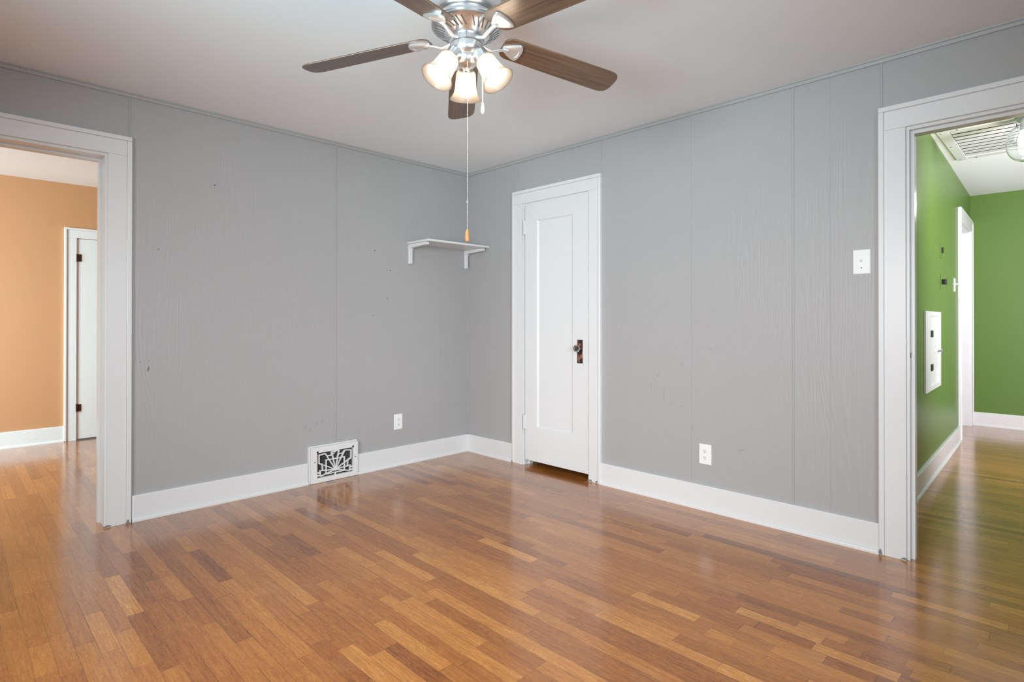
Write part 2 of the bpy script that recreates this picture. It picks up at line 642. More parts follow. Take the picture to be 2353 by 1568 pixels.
def build_floor():
    BW = 0.0584
    X0 = -3.109
    special = [  # x, y0, y1, tone : boards that stand out
        (-1.254, -1.976, -1.595, .98), (-1.206, -2.773, -2.49, .92), (-0.459, -3.619, -3.251, .86), (-1.03, -3.16, -2.85, .90),
        (-1.083, -3.40, -3.146, .88), (-1.436, -3.12, -2.964, .88), (-0.855, -2.551, -2.377, .72), (-1.185, -3.345, -3.05, .74),
        (-0.955, -3.221, -3.057, .72), (-0.80, -2.813, -2.69, .74), (-0.763, -3.137, -3.0, .74), (-1.25, -2.937, -2.838, .80),
        (-1.008, -3.42, -3.281, .16), (-1.11, -3.146, -2.95, .20), (-1.064, -2.887, -2.734, .26), (-1.145, -3.348, -3.201, .18),
        (-2.094, -2.333, -1.928, .88), (-2.265, -2.30, -1.994, .84), (-1.911, -2.316, -1.855, .82), (-1.729, -1.789, -1.354, .84),
        (-1.61, -1.881, -1.506, .80), (-2.151, -2.42, -2.099, .14), (-2.843, -1.443, -1.086, .84), (-2.38, -0.70, -0.45, .72),
        (-2.535, -1.221, -0.928, .74), (-2.66, -1.151, -0.793, .18), (-2.719, -1.697, -1.21, .20), (-2.793, -1.617, -1.322, .78),
        (-3.0, -0.703, -0.37, .66), (-3.02, -1.455, -1.22, .72), (-2.67, -0.445, -0.085, .24), (-0.30, -3.9, -3.55, .80),
        (0.6, -3.55, -3.1, .80), (1.25, -3.95, -3.2, .78), (2.2, -3.6, -3.0, .76), (-1.66, -2.6, -2.2, .30), (-0.62, -2.3, -1.9, .62),
    ]
    bm = bmesh.new()
    uv1 = bm.loops.layers.uv.new('board')
    uv2 = bm.loops.layers.uv.new('ends')
    colr = bm.loops.layers.float_color.new('tone')
    rnd = random.Random(21)
    k0 = int(math.floor((-6.2 - X0) / BW))
    k1 = int(math.ceil((4.95 - X0) / BW))
    byrow = {}
    for x, a, b, t in special:
        byrow.setdefault(int(math.floor((x - X0) / BW)), []).append((a, b, .48 + (t - .48) * .72))
    for k in range(k0, k1):
        xa, xb = X0 + k * BW, X0 + (k + 1) * BW
        ylo, yhi = -5.6, 3.2
        fixed = sorted(byrow.get(k, []))
        cuts = []
        y = ylo - rnd.uniform(0, .6)
        # fill between fixed boards with random lengths
        stops = fixed + [(yhi, yhi, None)]
        for a, b, t in stops:
            while y < a - 1e-4:
                ln = rnd.choice((rnd.uniform(.2, .5), rnd.uniform(.3, .75), rnd.uniform(.5, 1.1)))
                e = y + ln
                if e > a - 0.15:
                    e = a
                tone = min(.9, max(.1, rnd.gauss(.47, .125)))
                cuts.append((y, e, tone))
                y = e
            if t is not None:
                cuts.append((y, b, t))
                y = b
        for a, b, t in cuts:
            vs = [bm.verts.new(c) for c in ((xa, a, 0), (xb, a, 0), (xb, b, 0), (xa, b, 0))]
            fc = bm.faces.new(vs)
            r1, r2_ = rnd.random(), rnd.random()
            ln = b - a
            for lp, (al, ac) in zip(fc.loops, ((0, 0), (0, 1), (ln, 1), (ln, 0))):
                lp[uv1].uv = (al, ac)
                lp[uv2].uv = (al, ln - al)
                lp[colr] = (t, r1, r2_, 1)
    me = bpy.data.meshes.new('floor')
    bm.to_mesh(me)
    bm.free()
    o = bpy.data.objects.new('floor', me)
    C.objects.link(o)
    me.materials.append(MAT['floor'])
    struct(o, 'worn varnished oak strip floor running through all three rooms')


build_floor()
sub = MB().box((-6.3, -5.7, -0.12), (5.0, 3.3, -0.01)).build('floor_slab', 'dark')
struct(sub, 'subfloor below the oak strips')

# left wall with its wide cased opening
w = MB(LW)
w.box((OP_L1, -WT, 0), (0, 0, CZ + .1))
w.box((XL - .1, -WT, 0), (OP_L0, 0, CZ + .1))
w.box((OP_L0, -WT, OPZ), (OP_L1, 0, CZ + .1))
wl = struct(w.build('wall_left', 'wall'), 'grey painted wood-grain panelled wall with the wide cased opening')
w = MB(RW)
w.box((-WT, -WT, 0), (CD0, 0, CZ + .1))
w.box((CD1, -WT, 0), (OP_R0, 0, CZ + .1))
w.box((OP_R1, -WT, 0), (-YB + .1, 0, CZ + .1))
w.box((CD0, -WT, OPZ), (CD1, 0, CZ + .1))
w.box((OP_R0, -WT, OPZ), (OP_R1, 0, CZ + .1))
wr = struct(w.build('wall_right', 'wall'), 'grey painted wood-grain panelled wall with the closet door and hall doorway')
# walls behind the camera, each with a window opening
w = MB()
w.box((XL - .12, YB - .1, 0), (XL, -3.8, CZ + .1)).box((XL - .12, -2.0, 0), (XL, 0, CZ + .1))
w.box((XL - .12, -3.8, 0), (XL, -2.0, .75)).box((XL - .12, -3.8, 2.1), (XL, -2.0, CZ + .1))
struct(w.build('wall_side', 'wall'), 'grey wall beside the camera with a window')
w = MB()
w.box((XL, YB - .12, 0), (-3.5, YB, CZ + .1)).box((-1.7, YB - .12, 0), (.14, YB, CZ + .1))
w.box((-3.5, YB - .12, 0), (-1.7, YB, .75)).box((-3.5, YB - .12, 2.1), (-1.7, YB, CZ + .1))
struct(w.build('wall_rear', 'wall'), 'grey wall behind the camera with a window')
for i, (a, b, ax) in enumerate((((XL - .06, -3.8), (XL - .02, -2.0), 0), ((-3.5, YB - .06), (-1.7, YB - .02), 1))):
    w = MB()
    if ax == 0:
        w.box((a[0], a[1], .75), (b[0], a[1] + .06, 2.1)).box((a[0], b[1] - .06, .75), (b[0], b[1], 2.1))
        w.box((a[0], a[1], .75), (b[0], b[1], .81)).box((a[0], a[1], 2.04), (b[0], b[1], 2.1)).box((a[0], a[1], 1.40), (b[0], b[1], 1.45))
    else:
        w.box((a[0], a[1], .75), (a[0] + .06, b[1], 2.1)).box((b[0] - .06, a[1], .75), (b[0], b[1], 2.1))
        w.box((a[0], a[1], .75), (b[0], b[1], .81)).box((a[0], a[1], 2.04), (b[0], b[1], 2.1)).box((a[0], a[1], 1.40), (b[0], b[1], 1.45))
    struct(w.build('window_%d' % (i + 1), 'trim'), 'white sash window out of view')
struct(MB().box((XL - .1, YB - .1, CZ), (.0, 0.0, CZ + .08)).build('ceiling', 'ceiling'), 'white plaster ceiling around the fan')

# panel joints: thin painted battens over the sheet edges
bt = MB(LW)
for x, z0 in ((-2.521, 2.178), (-1.257, .262), (-0.0045, .148)):
    bt.box((x - .0045, 0, z0), (x + .0045, .0038, 2.413))
struct(bt.build('trim_1', 'wall', bevel=.001), 'thin grey battens over the panel joints of the left wall')
bt = MB(RW)
for y, z0 in ((.0045, .148), (.579, 2.176), (1.434, 2.176), (2.711, .145), (3.123, 2.182)):
    bt.box((y - .0045, 0, z0), (y + .0045, .0038, 2.413))
struct(bt.build('trim_2', 'wall', bevel=.001), 'thin grey battens over the panel joints of the right wall')
# shallow grooves of the sheet
gr = MB(LW)
gr.box((-.3055, -.0005, .15), (-.3035, .0004, 2.41))
gr2 = MB(RW)
for y in (2.116, 2.893):
    gr2.box((y - .001, -.0005, .15), (y + .001, .0004, 2.41))
struct(gr.build('trim_3', 'groove'), 'shallow panel groove of the left wall')
struct(gr2.build('trim_4', 'groove'), 'shallow panel grooves of the right wall')

crown = [(0, 2.420), (.0035, 2.420), (.0035, 2.411), (.0065, 2.411), (.0075, 2.418), (.0085, 2.424), (.0085, 2.427), (.013, 2.430), (.016, CZ), (0, CZ)]
struct(MB(LW).sweep(crown, XL, 0).build('trim_5', 'wall'), 'narrow grey crown strip above the left wall')
struct(MB(RW).sweep(crown, 0, -YB).build('trim_6', 'wall'), 'narrow grey crown strip above the right wall')

BH = .148
base = [(0, 0), (.030, 0), (.030, .010), (.027, .017), (.019, .022), (.019, BH - .004), (.016, BH), (0, BH)]
bs = MB(LW)
bs.sweep(base, -2.509, -1.473).sweep(base, -1.094, -.001)
bs.sweep(base, XL, -4.27)
struct(bs.build('baseboard_left', 'trim'), 'white baseboard under the left wall, broken by the register')
bs = MB(RW)
bs.sweep(base, .001, .566).sweep(base, 1.442, 3.113).sweep(base, 4.18, -YB)
struct(bs.build('baseboard_right', 'trim'), 'white baseboard under the right wall')


def casing(name, f, u0, u1, zt, label, depth=WT, jamb=True, left=True, right=True, zin=OPZ, cw=.112, stop=None, bandw=.024, thick=.020):
    """cased opening: side casings, head casing, raised backband and jamb. u0<u1 opening edges"""
    root = MB(f)
    zt_in = zt - bandw
    # head spans the whole width
    ul = u0 - cw if left else u0
    ur = u1 + cw if right else u1
    root.box((ul + bandw if left else ul, 0, zin), (ur - bandw if right else ur, thick, zt_in))
    o = struct(root.build(name, 'trim', bevel=.0025), label)
    if left:
        MB(f).box((u0 - cw + bandw, 0, 0), (u0, thick, zin - .0004)).build('side_casing', 'trim', o, bevel=.0015)
        MB(f).box((u0 - cw, 0, 0), (u0 - cw + bandw, thick + .008, zt_in)).build('backband', 'trim', o, bevel=.004)
    if right:
        MB(f).box((u1, 0, 0), (u1 + cw - bandw, thick, zin - .0004)).build('side_casing', 'trim', o, bevel=.0015)
        MB(f).box((u1 + cw - bandw, 0, 0), (u1 + cw, thick + .008, zt_in)).build('backband', 'trim', o, bevel=.004)
    MB(f).box((ul, 0, zt_in), (ur, thick + .008, zt)).build('head_backband', 'trim', o, bevel=.004)
    if jamb:
        j = MB(f)
        j.box((u0 - .002, -depth - .004, 0), (u0 + .012, .002, zin - .014)) if left else None
        j.box((u1 - .012, -depth - .004, 0), (u1 + .002, .002, zin - .014)) if right else None
        j.box((u0 - .002, -depth - .004, zin - .014), (u1 + .002, .002, zin + .001))
        j.build('jamb', 'trim', o)
    if stop:
        a, b, pr = stop
        s = MB(f)
        s.box((u0 + .012, -b, 0), (u0 + .012 + pr, -a, zin - .014 - pr)) if left else None
        s.box((u1 - .012 - pr, -b, 0), (u1 - .012, -a, zin - .014 - pr)) if right else None
        s.box((u0 + .012, -b, zin - .014 - pr), (u1 - .012, -a, zin - .013))
        s.build('door_stop', 'trim', o)
    return o


t_l = casing('trim_7', LW, OP_L0, OP_L1 + .004, 2.179, 'white casing of the wide opening to the orange room', stop=(.10, .145, .012))
t_r = casing('trim_8', RW, OP_R0 - .008, OP_R1, 2.184, 'white casing of the hall doorway beside the light switch', stop=(.030, .075, .015))
t_c = casing('trim_9', RW, CD0 - .010, CD1 + .002, 2.176, 'white casing around the closet door', cw=.108, stop=(.045, .085, .012))
# back side casings of the two openings
MB(LW).box((OP_L1, -WT - .02, 0), (OP_L1 + .11, -WT, 2.17)).box((OP_L0, -WT - .02, OPZ), (OP_L1 + .11, -WT, 2.17)).build('back_casing', 'trim', t_l, bevel=.003)
# strike plate in the hall doorway jamb
pl = MB(RW).box((OP_R0 + .0035, -.024, .86), (OP_R0 + .0052, -.002, 1.00)).build('strike_plate', 'trim', t_r)
MB(RW).box((OP_R0 + .0045, -.020, .965), (OP_R0 + .0058, -.006, .99)).build('latch_hole', 'dark', pl)
# chipped paint at the feet of the casings
for par, f, spots in ((t_l, LW, ((-2.625, .021, .004, .045, .010), (-2.530, .029, .004, .020, .022))),
                      (t_r, RW, ((3.118, .029, .004, .022, .030), (3.215, .021, .004, .03, .012))),
                      (t_c, RW, ((1.352, .021, .004, .05, .014), (1.41, .021, .004, .03, .016), (.578, .0285, .004, .012, .014)))):
    c = MB(f)
    for u, n, z, ww, hh in spots:
        c.prism([(u - ww / 2, z), (u + ww / 2, z), (u + ww * .3, z + hh * .7), (u + .05 * ww, z + hh), (u - ww * .3, z + hh * .4)], n - .001, n + .0006)
    c.build('paint_chip', 'chip', par)

# ------------------------------------------------------------------ closet door
DB = .046
d = MB(RW)
d0, d1, dz1 = .706, 1.3285, 2.056
DN = .012   # face of the slab, proud of the wall line, behind the casing face
s0, s1, p0, p1 = .838 - .004, 1.190, .312, 1.925
def rect(a, b, c, e, n):
    return [d.bm.verts.new(RW(u, n, z)) for u, z in ((a, b), (c, b), (c, e), (a, e))]


rings = [rect(d0, DB, d1, dz1, DN - .036), rect(d0, DB, d1, dz1, DN - .0015), rect(d0 + .0015, DB + .0015, d1 - .0015, dz1 - .0015, DN),
         rect(s0, p0, s1, p1, DN), rect(s0 + .003, p0 + .003, s1 - .003, p1 - .003, DN - .003), rect(s0 + .012, p0 + .012, s1 - .012, p1 - .012, DN - .0100),
         rect(s0 + .015, p0 + .015, s1 - .015, p1 - .015, DN - .0105)]
for A_, B_ in zip(rings[:-1], rings[1:]):
    for k_ in range(4):
        l_ = (k_ + 1) % 4
        d.bm.faces.new((A_[k_], A_[l_], B_[l_], B_[k_]))
d.bm.faces.new(rings[-1])
d.bm.faces.new(rings[0][::-1])
door = struct(d.build('door_1', 'trim'), 'white single-panel closet door with glass knob in the right wall')
for z0 in (1.82, .28):
    h = MB()
    x_, y_ = -(DN + .006), -(.700)
    for i in range(5):
        h.lathe([(0, 0), (.0062, 0), (.0062, .0205), (0, .0205)], (x_, y_, z0 + .009 + i * .0212), seg=14)
    h.ball((x_, y_, z0 + .004), .006, 2).ball((x_, y_, z0 + .119), .006, 2)
    hg = h.build('hinge', 'trim', door, smooth=40)
    MB(RW).box((.700, DN - .004, z0 + .008), (.712, DN + .001, z0 + .116)).build('hinge_leaf', 'trim', hg)
es = MB(RW).box((1.233, DN, .834), (1.282, DN + .0035, 1.004)).build('escutcheon', 'bronze', door, bevel=.0015)
es['label'] = 'dark worn bronze door plate'
MB(RW).box((1.252, DN + .003, .878), (1.257, DN + .0042, .896)).build('keyhole', 'dark', es)
kn = MB()
kx, ky, kz = -(DN + .0035), -1.262, .943
kn.lathe([(.0, 0), (.017, 0), (.016, .006), (.010, .009), (.009, .022), (0, .022)], (kx, ky, kz), (-1, 0, 0), 24)
kb = kn.build('knob_shank', 'hinge', door, smooth=40)
kg = MB()
kg.lathe([(0, .020), (.010, .020), (.014, .026), (.024, .033), (.0275, .042), (.0265, .050), (.020, .056), (.0, .058)], (kx, ky, kz), (-1, 0, 0), 12)
kk = kg.build('knob', 'glass', door)
kk['label'] = 'clear cut-glass door knob'
kr = MB().lathe([(.013, .0225), (.0135, .0225), (.0135, .0255), (.013, .0255)], (kx, ky, kz), (-1, 0, 0), 24, closed=True).build('knob_ferrule', 'steel', kk)
MB(RW).box((d1 - .0005, DN - .030, .83), (d1 + .0007, DN - .004, 1.00)).build('latch_plate', 'black', door)

# closet behind the door, unlit
struct(MB().box((.14, -1.9, 0), (.16, -1.85, 2.3)).box((.9, -1.9, 0), (.92, -.1, 2.3)).box((.14, -.12, 0), (.92, -.1, 2.3)).box((.14, -1.9, 0), (.92, -1.87, 2.3)).box((.13, -1.9, 2.28), (.92, -.1, 2.3)).build('wall_closet', 'wall'), 'dark closet interior behind the door')

# ------------------------------------------------------------------ left (orange) room
struct(MB().box((-6.2, 2.95, 0), (-2.377, 3.05, 2.55)).box((-1.60, 2.95, 0), (-.6, 3.05, 2.55)).box((-2.377, 2.95, 1.92), (-1.60, 3.05, 2.55)).build('wall_orange', 'orange'), 'orange painted far wall of the left room')
struct(MB().box((-.7, .14, 0), (-.6, 3.0, 2.55)).build('wall_orange_right', 'orange'), 'orange side wall of the left room')
w = MB()
w.box((-6.2, .14, 0), (-6.08, .85, 2.55)).box((-6.2, 2.35, 0), (-6.08, 3.0, 2.55)).box((-6.2, .85, 0), (-6.08, 2.35, .78)).box((-6.2, .85, 2.12), (-6.08, 2.35, 2.55))
struct(w.build('wall_orange_left', 'orange'), 'orange window wall of the left room')
struct(MB().box((-6.2, .04, 0), (-4.75, .14, 2.55)).build('wall_orange_near', 'orange'), 'orange near wall of the left room')
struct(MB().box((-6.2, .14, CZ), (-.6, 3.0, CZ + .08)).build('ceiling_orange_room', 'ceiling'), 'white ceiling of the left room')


def OWf(u, n, z):
    return (u, 2.95 - n, z)


bs = MB(OWf).sweep(base, -6.08, -2.470)
struct(bs.build('baseboard_orange', 'trim'), 'white baseboard under the orange wall')
t_o = casing('trim_10', OWf, -2.378, -1.60, 2.020, 'white casing of the closet door in the orange room', jamb=False, zin=1.925, cw=.094, bandw=.020)
od = struct(MB(OWf).box((-2.3768, -.03, .012), (-1.604, .010, 1.921)).build('door_2', 'trim', bevel=.002), 'plain white closet door in the orange room')
for z0 in (1.706, .276):
    h = MB(OWf).box((-2.386, .008, z0), (-2.340, .0125, z0 + .066))
    hg = h.build('hinge', 'hinge', od, bevel=.001)
    MB().lathe([(0, 0), (.006, 0), (.006, .076), (0, .076)], (-2.378, 2.95 - .022, z0 - .005), seg=12).build('hinge_pin', 'hinge', hg, smooth=40)

# ------------------------------------------------------------------ hall (green) beyond the right doorway
GA = math.radians(1.6)


def gy(x):
    return -3.060 + .028 * (x - 1.0)


def GW(u, n, z):     # on the green wall: u = x, n out into the hall
    return (u, gy(u) - n, z)


HX = 4.72
HO0, HO1, HOZ = 3.66, 4.60, 2.11      # doorway in the green wall
g = MB(GW)
g.box((.14, -.12, 0), (HO0, 0, 2.6)).box((HO0, -.12, HOZ), (HO1, 0, 2.6)).box((HO1, -.12, 0), (HX + .1, 0, 2.6))
struct(g.build('wall_hall_left', 'green'), 'green painted side wall of the hall')
struct(MB().box((HX, -5.5, 0), (HX + .1, -2.7, 2.6)).build('wall_hall_far', 'green'), 'green painted end wall of the hall')
w = MB()
w.box((.14, -5.5, 0), (.6, -5.4, 2.6)).box((1.6, -5.5, 0), (HX, -5.4, 2.6)).box((.6, -5.5, 2.1), (1.6, -5.4, 2.6)).box((.6, -5.5, 0), (1.6, -5.4, .5))
struct(w.build('wall_hall_right', 'green'), 'green painted wall of the hall, out of view')
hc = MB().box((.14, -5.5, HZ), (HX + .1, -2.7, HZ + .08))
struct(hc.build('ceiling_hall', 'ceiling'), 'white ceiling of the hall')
bs = MB(GW).sweep(base, .16, HO0 - .118)
struct(bs.build('baseboard_hall_left', 'trim'), 'white baseboard under the green side wall')


def FWf(u, n, z):
    return (HX - n, -u, z)


struct(MB(FWf).sweep(base, 2.972, 5.4).build('baseboard_hall_far', 'trim'), 'white baseboard under the green end wall')
t_g = casing('trim_11', GW, HO0, HO1, 2.225, 'white casing of the doorway at the end of the green wall', jamb=False, zin=HOZ, cw=.115, thick=.022)
j = MB(GW)
j.box((HO0 - .002, -.16, 0), (HO0 + .012, .002, HOZ)).box((HO1 - .012, -.16, 0), (HO1 + .002, .002, HOZ)).box((HO0, -.16, HOZ - .014), (HO1, .002, HOZ))
j.box((HO1 - .03, -.10, 0), (HO1 - .012, -.055, HOZ - .014))
j.build('jamb', 'trim', t_g, bevel=.002)
dd = struct(MB(GW).box((HO0 + .012, -.155, .02), (HO1 - .012, -.118, HOZ - .016)).build('door_3', 'trim', bevel=.003), 'white door closed in the doorway of the green wall')

# small wall hatch on the green wall
A0, A1, Z0, Z1 = 1.523, 2.258, .638, 1.211
hb = thing('wall_hatch', 'white framed wall hatch with a small knob on the green hall wall', 'hatch', GW(1.89, 0, .9))
fr = MB(GW)
fr.box((A0, 0, Z0), (A0 + .20, .016, Z1)).box((A1 - .10, 0, Z0), (A1, .016, Z1)).box((A0 + .20, 0, Z1 - .035), (A1 - .10, .016, Z1)).box((A0 + .20, 0, Z0), (A1 - .10, .016, Z0 + .035))
fr.build('frame', 'trim', hb, bevel=.003)
dr = MB(GW).box((A0 + .205, 0, Z0 + .15), (A1 - .105, .010, Z1 - .13)).build('door', 'trim', hb, bevel=.002)
MB(GW).box((A0 + .20, -.001, Z0 + .03), (A1 - .10, .006, Z1 - .03)).build('back_panel', 'trim', hb)
for z_ in (1.046, .803):
    MB(GW).box((A0 + .215, .010, z_ - .022), (A0 + .30, .020, z_ + .026)).build('hinge', 'black', dr, bevel=.001)
kq = GW(2.12, .010, .913)
MB().lathe([(.0, 0), (.012, 0), (.010, .004), (.006, .012), (.007, .018), (.015, .024), (.016, .030), (.010, .034), (0, .035)], kq, (0, -1, 0), 20).build('knob', 'steel', dr, smooth=40)


def painted_plate(zc, xc, big, label):
    t = thing('wall_bracket', label, 'bracket', GW(xc, 0, zc), 'black brackets on the green wall')
    MB(GW).box((xc - .030, 0, zc - .060), (xc + .030, .005, zc + .060)).build('back_plate', 'green', t, bevel=.002)
    if big:
        MB(GW).box((xc - .01, .005, zc - .020), (xc + .05, .030, zc + .020)).build('hook', 'black', t, bevel=.003)
        MB(GW).box((xc + .02, .022, zc - .022), (xc + .055, .034, zc + .022)).build('catch', 'black', t, bevel=.003)
    else:
        MB(GW).box((xc + .01, .005, zc - .022), (xc + .045, .016, zc + .024)).build('hook', 'black', t, bevel=.003)


painted_plate(1.708, 2.375, False, 'flat black bracket on a green painted plate, upper of the pair')
painted_plate(1.455, 2.395, True, 'black bracket standing out from its green plate, lower of the pair')


def wall_plate(f, uc, zc, wd, ht, par):
    b_ = .004
    m = MB(f)
    h0, h1 = ht / 2, wd / 2
    for (n, s) in ((0, 0), (.0035, 0), (.006, b_)):
        pass
    a = [(uc - h1, zc - h0), (uc + h1, zc - h0), (uc + h1, zc + h0), (uc - h1, zc + h0)]
    i = [(uc - h1 + b_, zc - h0 + b_), (uc + h1 - b_, zc - h0 + b_), (uc + h1 - b_, zc + h0 - b_), (uc - h1 + b_, zc + h0 - b_)]
    v0 = [m.bm.verts.new(f(u, 0, z)) for u, z in a]
    v1 = [m.bm.verts.new(f(u, .003, z)) for u, z in a]
    v2 = [m.bm.verts.new(f(u, .0062, z)) for u, z in i]
    for p, q in ((v0, v1), (v1, v2)):
        for k_ in range(4):
            l_ = (k_ + 1) % 4
            m.bm.faces.new((p[k_], p[l_], q[l_], q[k_]))
    m.bm.faces.new(v2)
    m.bm.faces.new(v0[::-1])
    return m.build('cover_plate', 'plastic', par, bevel=.0008)


def outlet(f, uc, zc, label):
    t = thing('wall_outlet', label, 'outlet', f(uc, 0, zc), 'white wall outlets')
    wall_plate(f, uc, zc, .078, .122, t)
    for dz in (.0195, -.0195):
        pts = []
        for k_ in range(28):
            a = 2 * math.pi * k_ / 28
            pts.append((uc + .0172 * math.cos(a), zc + dz + max(-.0128, min(.0128, .0172 * math.sin(a)))))
        rc = MB(f).prism(pts, .005, .0078).build('receptacle', 'plastic', t, bevel=.0006)
        s = MB(f)
        s.box((uc - .0075, .007, zc + dz - .001), (uc - .0052, .0081, zc + dz + .008))
        s.box((uc + .0052, .007, zc + dz), (uc + .0075, .0081, zc + dz + .007))
        s.prism([(uc + .0030 * math.cos(2 * math.pi * k_ / 12), zc + dz - .0075 + .0030 * math.sin(2 * math.pi * k_ / 12)) for k_ in range(12)], .007, .0081)
        s.build('slots', 'dark', rc)
    MB(f).prism([(uc + .0028 * math.cos(2 * math.pi * k_ / 12), zc + .0028 * math.sin(2 * math.pi * k_ / 12)) for k_ in range(12)], .006, .0072).build('screw', 'plastic', t)


outlet(LW, -.724, .343, 'white duplex outlet on the left wall, between the register and the corner')
outlet(RW, 2.206, .334, 'white duplex outlet low on the right wall, between the closet door and the hall')


def light_switch(f, uc, zc, label, wd, ht, dark_screw, out=.010):
    t = thing('light_switch', label, 'switch', f(uc, 0, zc), 'white toggle switches')
    wall_plate(f, uc, zc, wd, ht, t)
    MB(f).box((uc - .0052, .0055, zc - .012), (uc + .0052, .0066, zc + .012)).build('toggle_slot', 'steel' if dark_screw else 'plastic', t)
    m = MB(f)
    q = [(.006, -.002), (.006, .011), (.006 + out, .0135), (.007 + out, .006)]
    m.sweep([(n, zc + z) for n, z in q], uc - .0042, uc + .0042)
    m.build('toggle', 'plastic', t, bevel=.0008)
    for s_ in (1, -1):
        MB(f).prism([(uc + .003 * math.cos(2 * math.pi * k_ / 12), zc + s_ * .030 + .003 * math.sin(2 * math.pi * k_ / 12)) for k_ in range(12)], .006, .0070).build('screw', 'black' if (dark_screw and s_ < 0) else 'plastic', t)


light_switch(RW, 3.036, 1.439, 'white toggle switch on the grey wall beside the hall doorway', .078, .124, True)
light_switch(GW, 3.27, 1.470, 'white toggle switch on the green hall wall seen edge-on', .075, .122, False, .020)

# ------------------------------------------------------------------ wall register (heating vent)
R0, R1, RZ = -1.470, -1.096, .262
rg = thing('wall_register', 'white cast iron floor-level wall register with a sunburst grille', 'vent', (-1.283, 0, 0))
gx0, gx1, gz0, gz1 = -1.412, -1.134, .036, .212
f_ = MB(LW)
f_.box((R0 + .012, 0, .002), (gx0, .034, RZ - .010)).box((gx1, 0, .002), (R1, .034, RZ - .010))
f_.box((gx0, 0, gz1), (gx1, .034, RZ - .010)).box((gx0, 0, .002), (gx1, .034, gz0))
MB(LW).box((R0, 0, 0), (R0 + .011, .024, RZ)).box((R0 + .011, 0, RZ - .0095), (R1 - .004, .024, RZ)).build('surround', 'trim', rg, bevel=.002)
MB(LW).box((gx0 - .002, .004, gz0 - .002), (gx1 + .002, .012, gz1 + .002)).build('damper', 'damper', rg)
# hammered border studs
hs = f_
rr_ = random.Random(3)
for i in range(14):
    u = gx0 - .03 + i * .026
    for z in (gz1 + .020, .016):
        hs.box((u, .034, z + rr_.uniform(-.004, .004)), (u + .012, .0352, z + .004))
for i in range(8):
    z = .03 + i * .025
    for u in (R0 + .030, R1 - .022):
        hs.box((u - .006, .034, z), (u + .006 - rr_.uniform(0, .004), .0352, z + .004))
frm = f_.build('frame', 'register', rg, bevel=.0012)
for u, z in ((gx0 - .018, .150), (gx1 + .016, .140)):
    sc_ = MB(LW).prism([(u + .0035 * math.cos(2 * math.pi * k_ / 12), z + .0035 * math.sin(2 * math.pi * k_ / 12)) for k_ in range(12)], .034, .036)
    sc_.build('mounting_screw', 'black', rg)
for u in (gx0 + .002, gx1 - .002):
    MB(LW).box((u - .006, .033, gz1 - .002), (u + .006, .0355, gz1 + .013)).build('corner_notch', 'damper', rg)


# sunburst grille: measured on the photograph's register, in its own frame (u 0..1 left to right, v 0..1 bottom to top)
def gp(u, v):
    return (gx0 + u * (gx1 - gx0), gz0 + v * (gz1 - gz0))


gb = MB(LW)


BARN = [0]


def bar(a, b, w_=.0068, n0=.016, n1=.031):
    BARN[0] += 1
    n0, n1 = n0 + .00008 * BARN[0], n1 + .00012 * ((BARN[0] * 7) % 17)
    p, q = Vector(gp(*a)), Vector(gp(*b))
    dv = (q - p)
    if dv.length < 1e-6:
        return
    t_ = dv.normalized()
    s = Vector((-t_.y, t_.x)) * (w_ / 2)
    p2, q2 = p - t_ * w_ * .35, q + t_ * w_ * .35
    gb.prism([tuple(p2 + s), tuple(q2 + s), tuple(q2 - s), tuple(p2 - s)], n0, n1)


hubp = (.5, .22)
outline = [(.10, .27), (.155, .27), (.145, .52), (.055, .57), (.055, .90), (.22, .93), (.275, .82), (.40, .82), (.40, .97), (.60, .97), (.585, .82), (.70, .82), (.77, .93), (.945, .90), (.945, .57), (.855, .52), (.845, .27), (.90, .27)]
for a, b in zip(outline[1:-1], outline[2:-1]):
    bar(a, b)
for e in ((.10, .05), (.075, .27), (.055, .57), (.22, .93), (.40, .97), (.60, .97), (.77, .93), (.945, .57), (.925, .27), (.90, .05)):
    bar(hubp, e)
bar((.10, .05), (.075, .27))
bar((.90, .05), (.925, .27))
sq = [(.245, .66), (.755, .66), (.755, .10), (.245, .10)]
for a, b in zip(sq, sq[1:] + sq[:1]):
    bar(a, b)
for (a, b) in (((.0, .20), (.09, .20)), ((.0, .09), (.09, .09)), ((.91, .20), (1.0, .20)), ((.91, .09), (1.0, .09)), ((.5, -.0), (.5, .10))):
    bar(a, b, .010)
bar((.455, .93), (.50, .93), .006)
bar((.455, .93), (.455, .86), .006)
hp = gp(*hubp)
gb.prism([(hp[0] + .013 * math.cos(2 * math.pi * k_ / 18), hp[1] + .010 * math.sin(2 * math.pi * k_ / 18)) for k_ in range(18)], .016, .033)
gb.build('sunburst_grille', 'register', rg)

# ------------------------------------------------------------------ corner shelf
sh = thing('wall_shelf', 'small white corner shelf on two wooden brackets', 'shelf', (-.32, 0, 1.76))
MB().box((-.642, -.283, 1.7565), (-.004, -.0005, 1.7725)).build('shelf_board', 'trim', sh, bevel=.002)
for x0, x1 in ((-.636, -.602), (-.049, -.015)):
    b_ = MB()

    def f_b(n, u, z, x0=x0, x1=x1):
        return (u, -n, z)
    # side outline (n,z) of the L bracket with rounded toes and a fillet
    o_ = [(0.0005, 1.756), (.238, 1.756), (.244, 1.750), (.245, 1.742), (.240, 1.735), (.225, 1.731), (.045, 1.724), (.032, 1.718), (.025, 1.706), (.0235, 1.69), (.0235, 1.606), (.021, 1.599), (.015, 1.596), (.0005, 1.596)]
    b_.prism(o_, x0, x1, f=lambda n, u, z: (u, -n, z))
    b_.build('bracket', 'trim', sh, bevel=.005, seg=3)

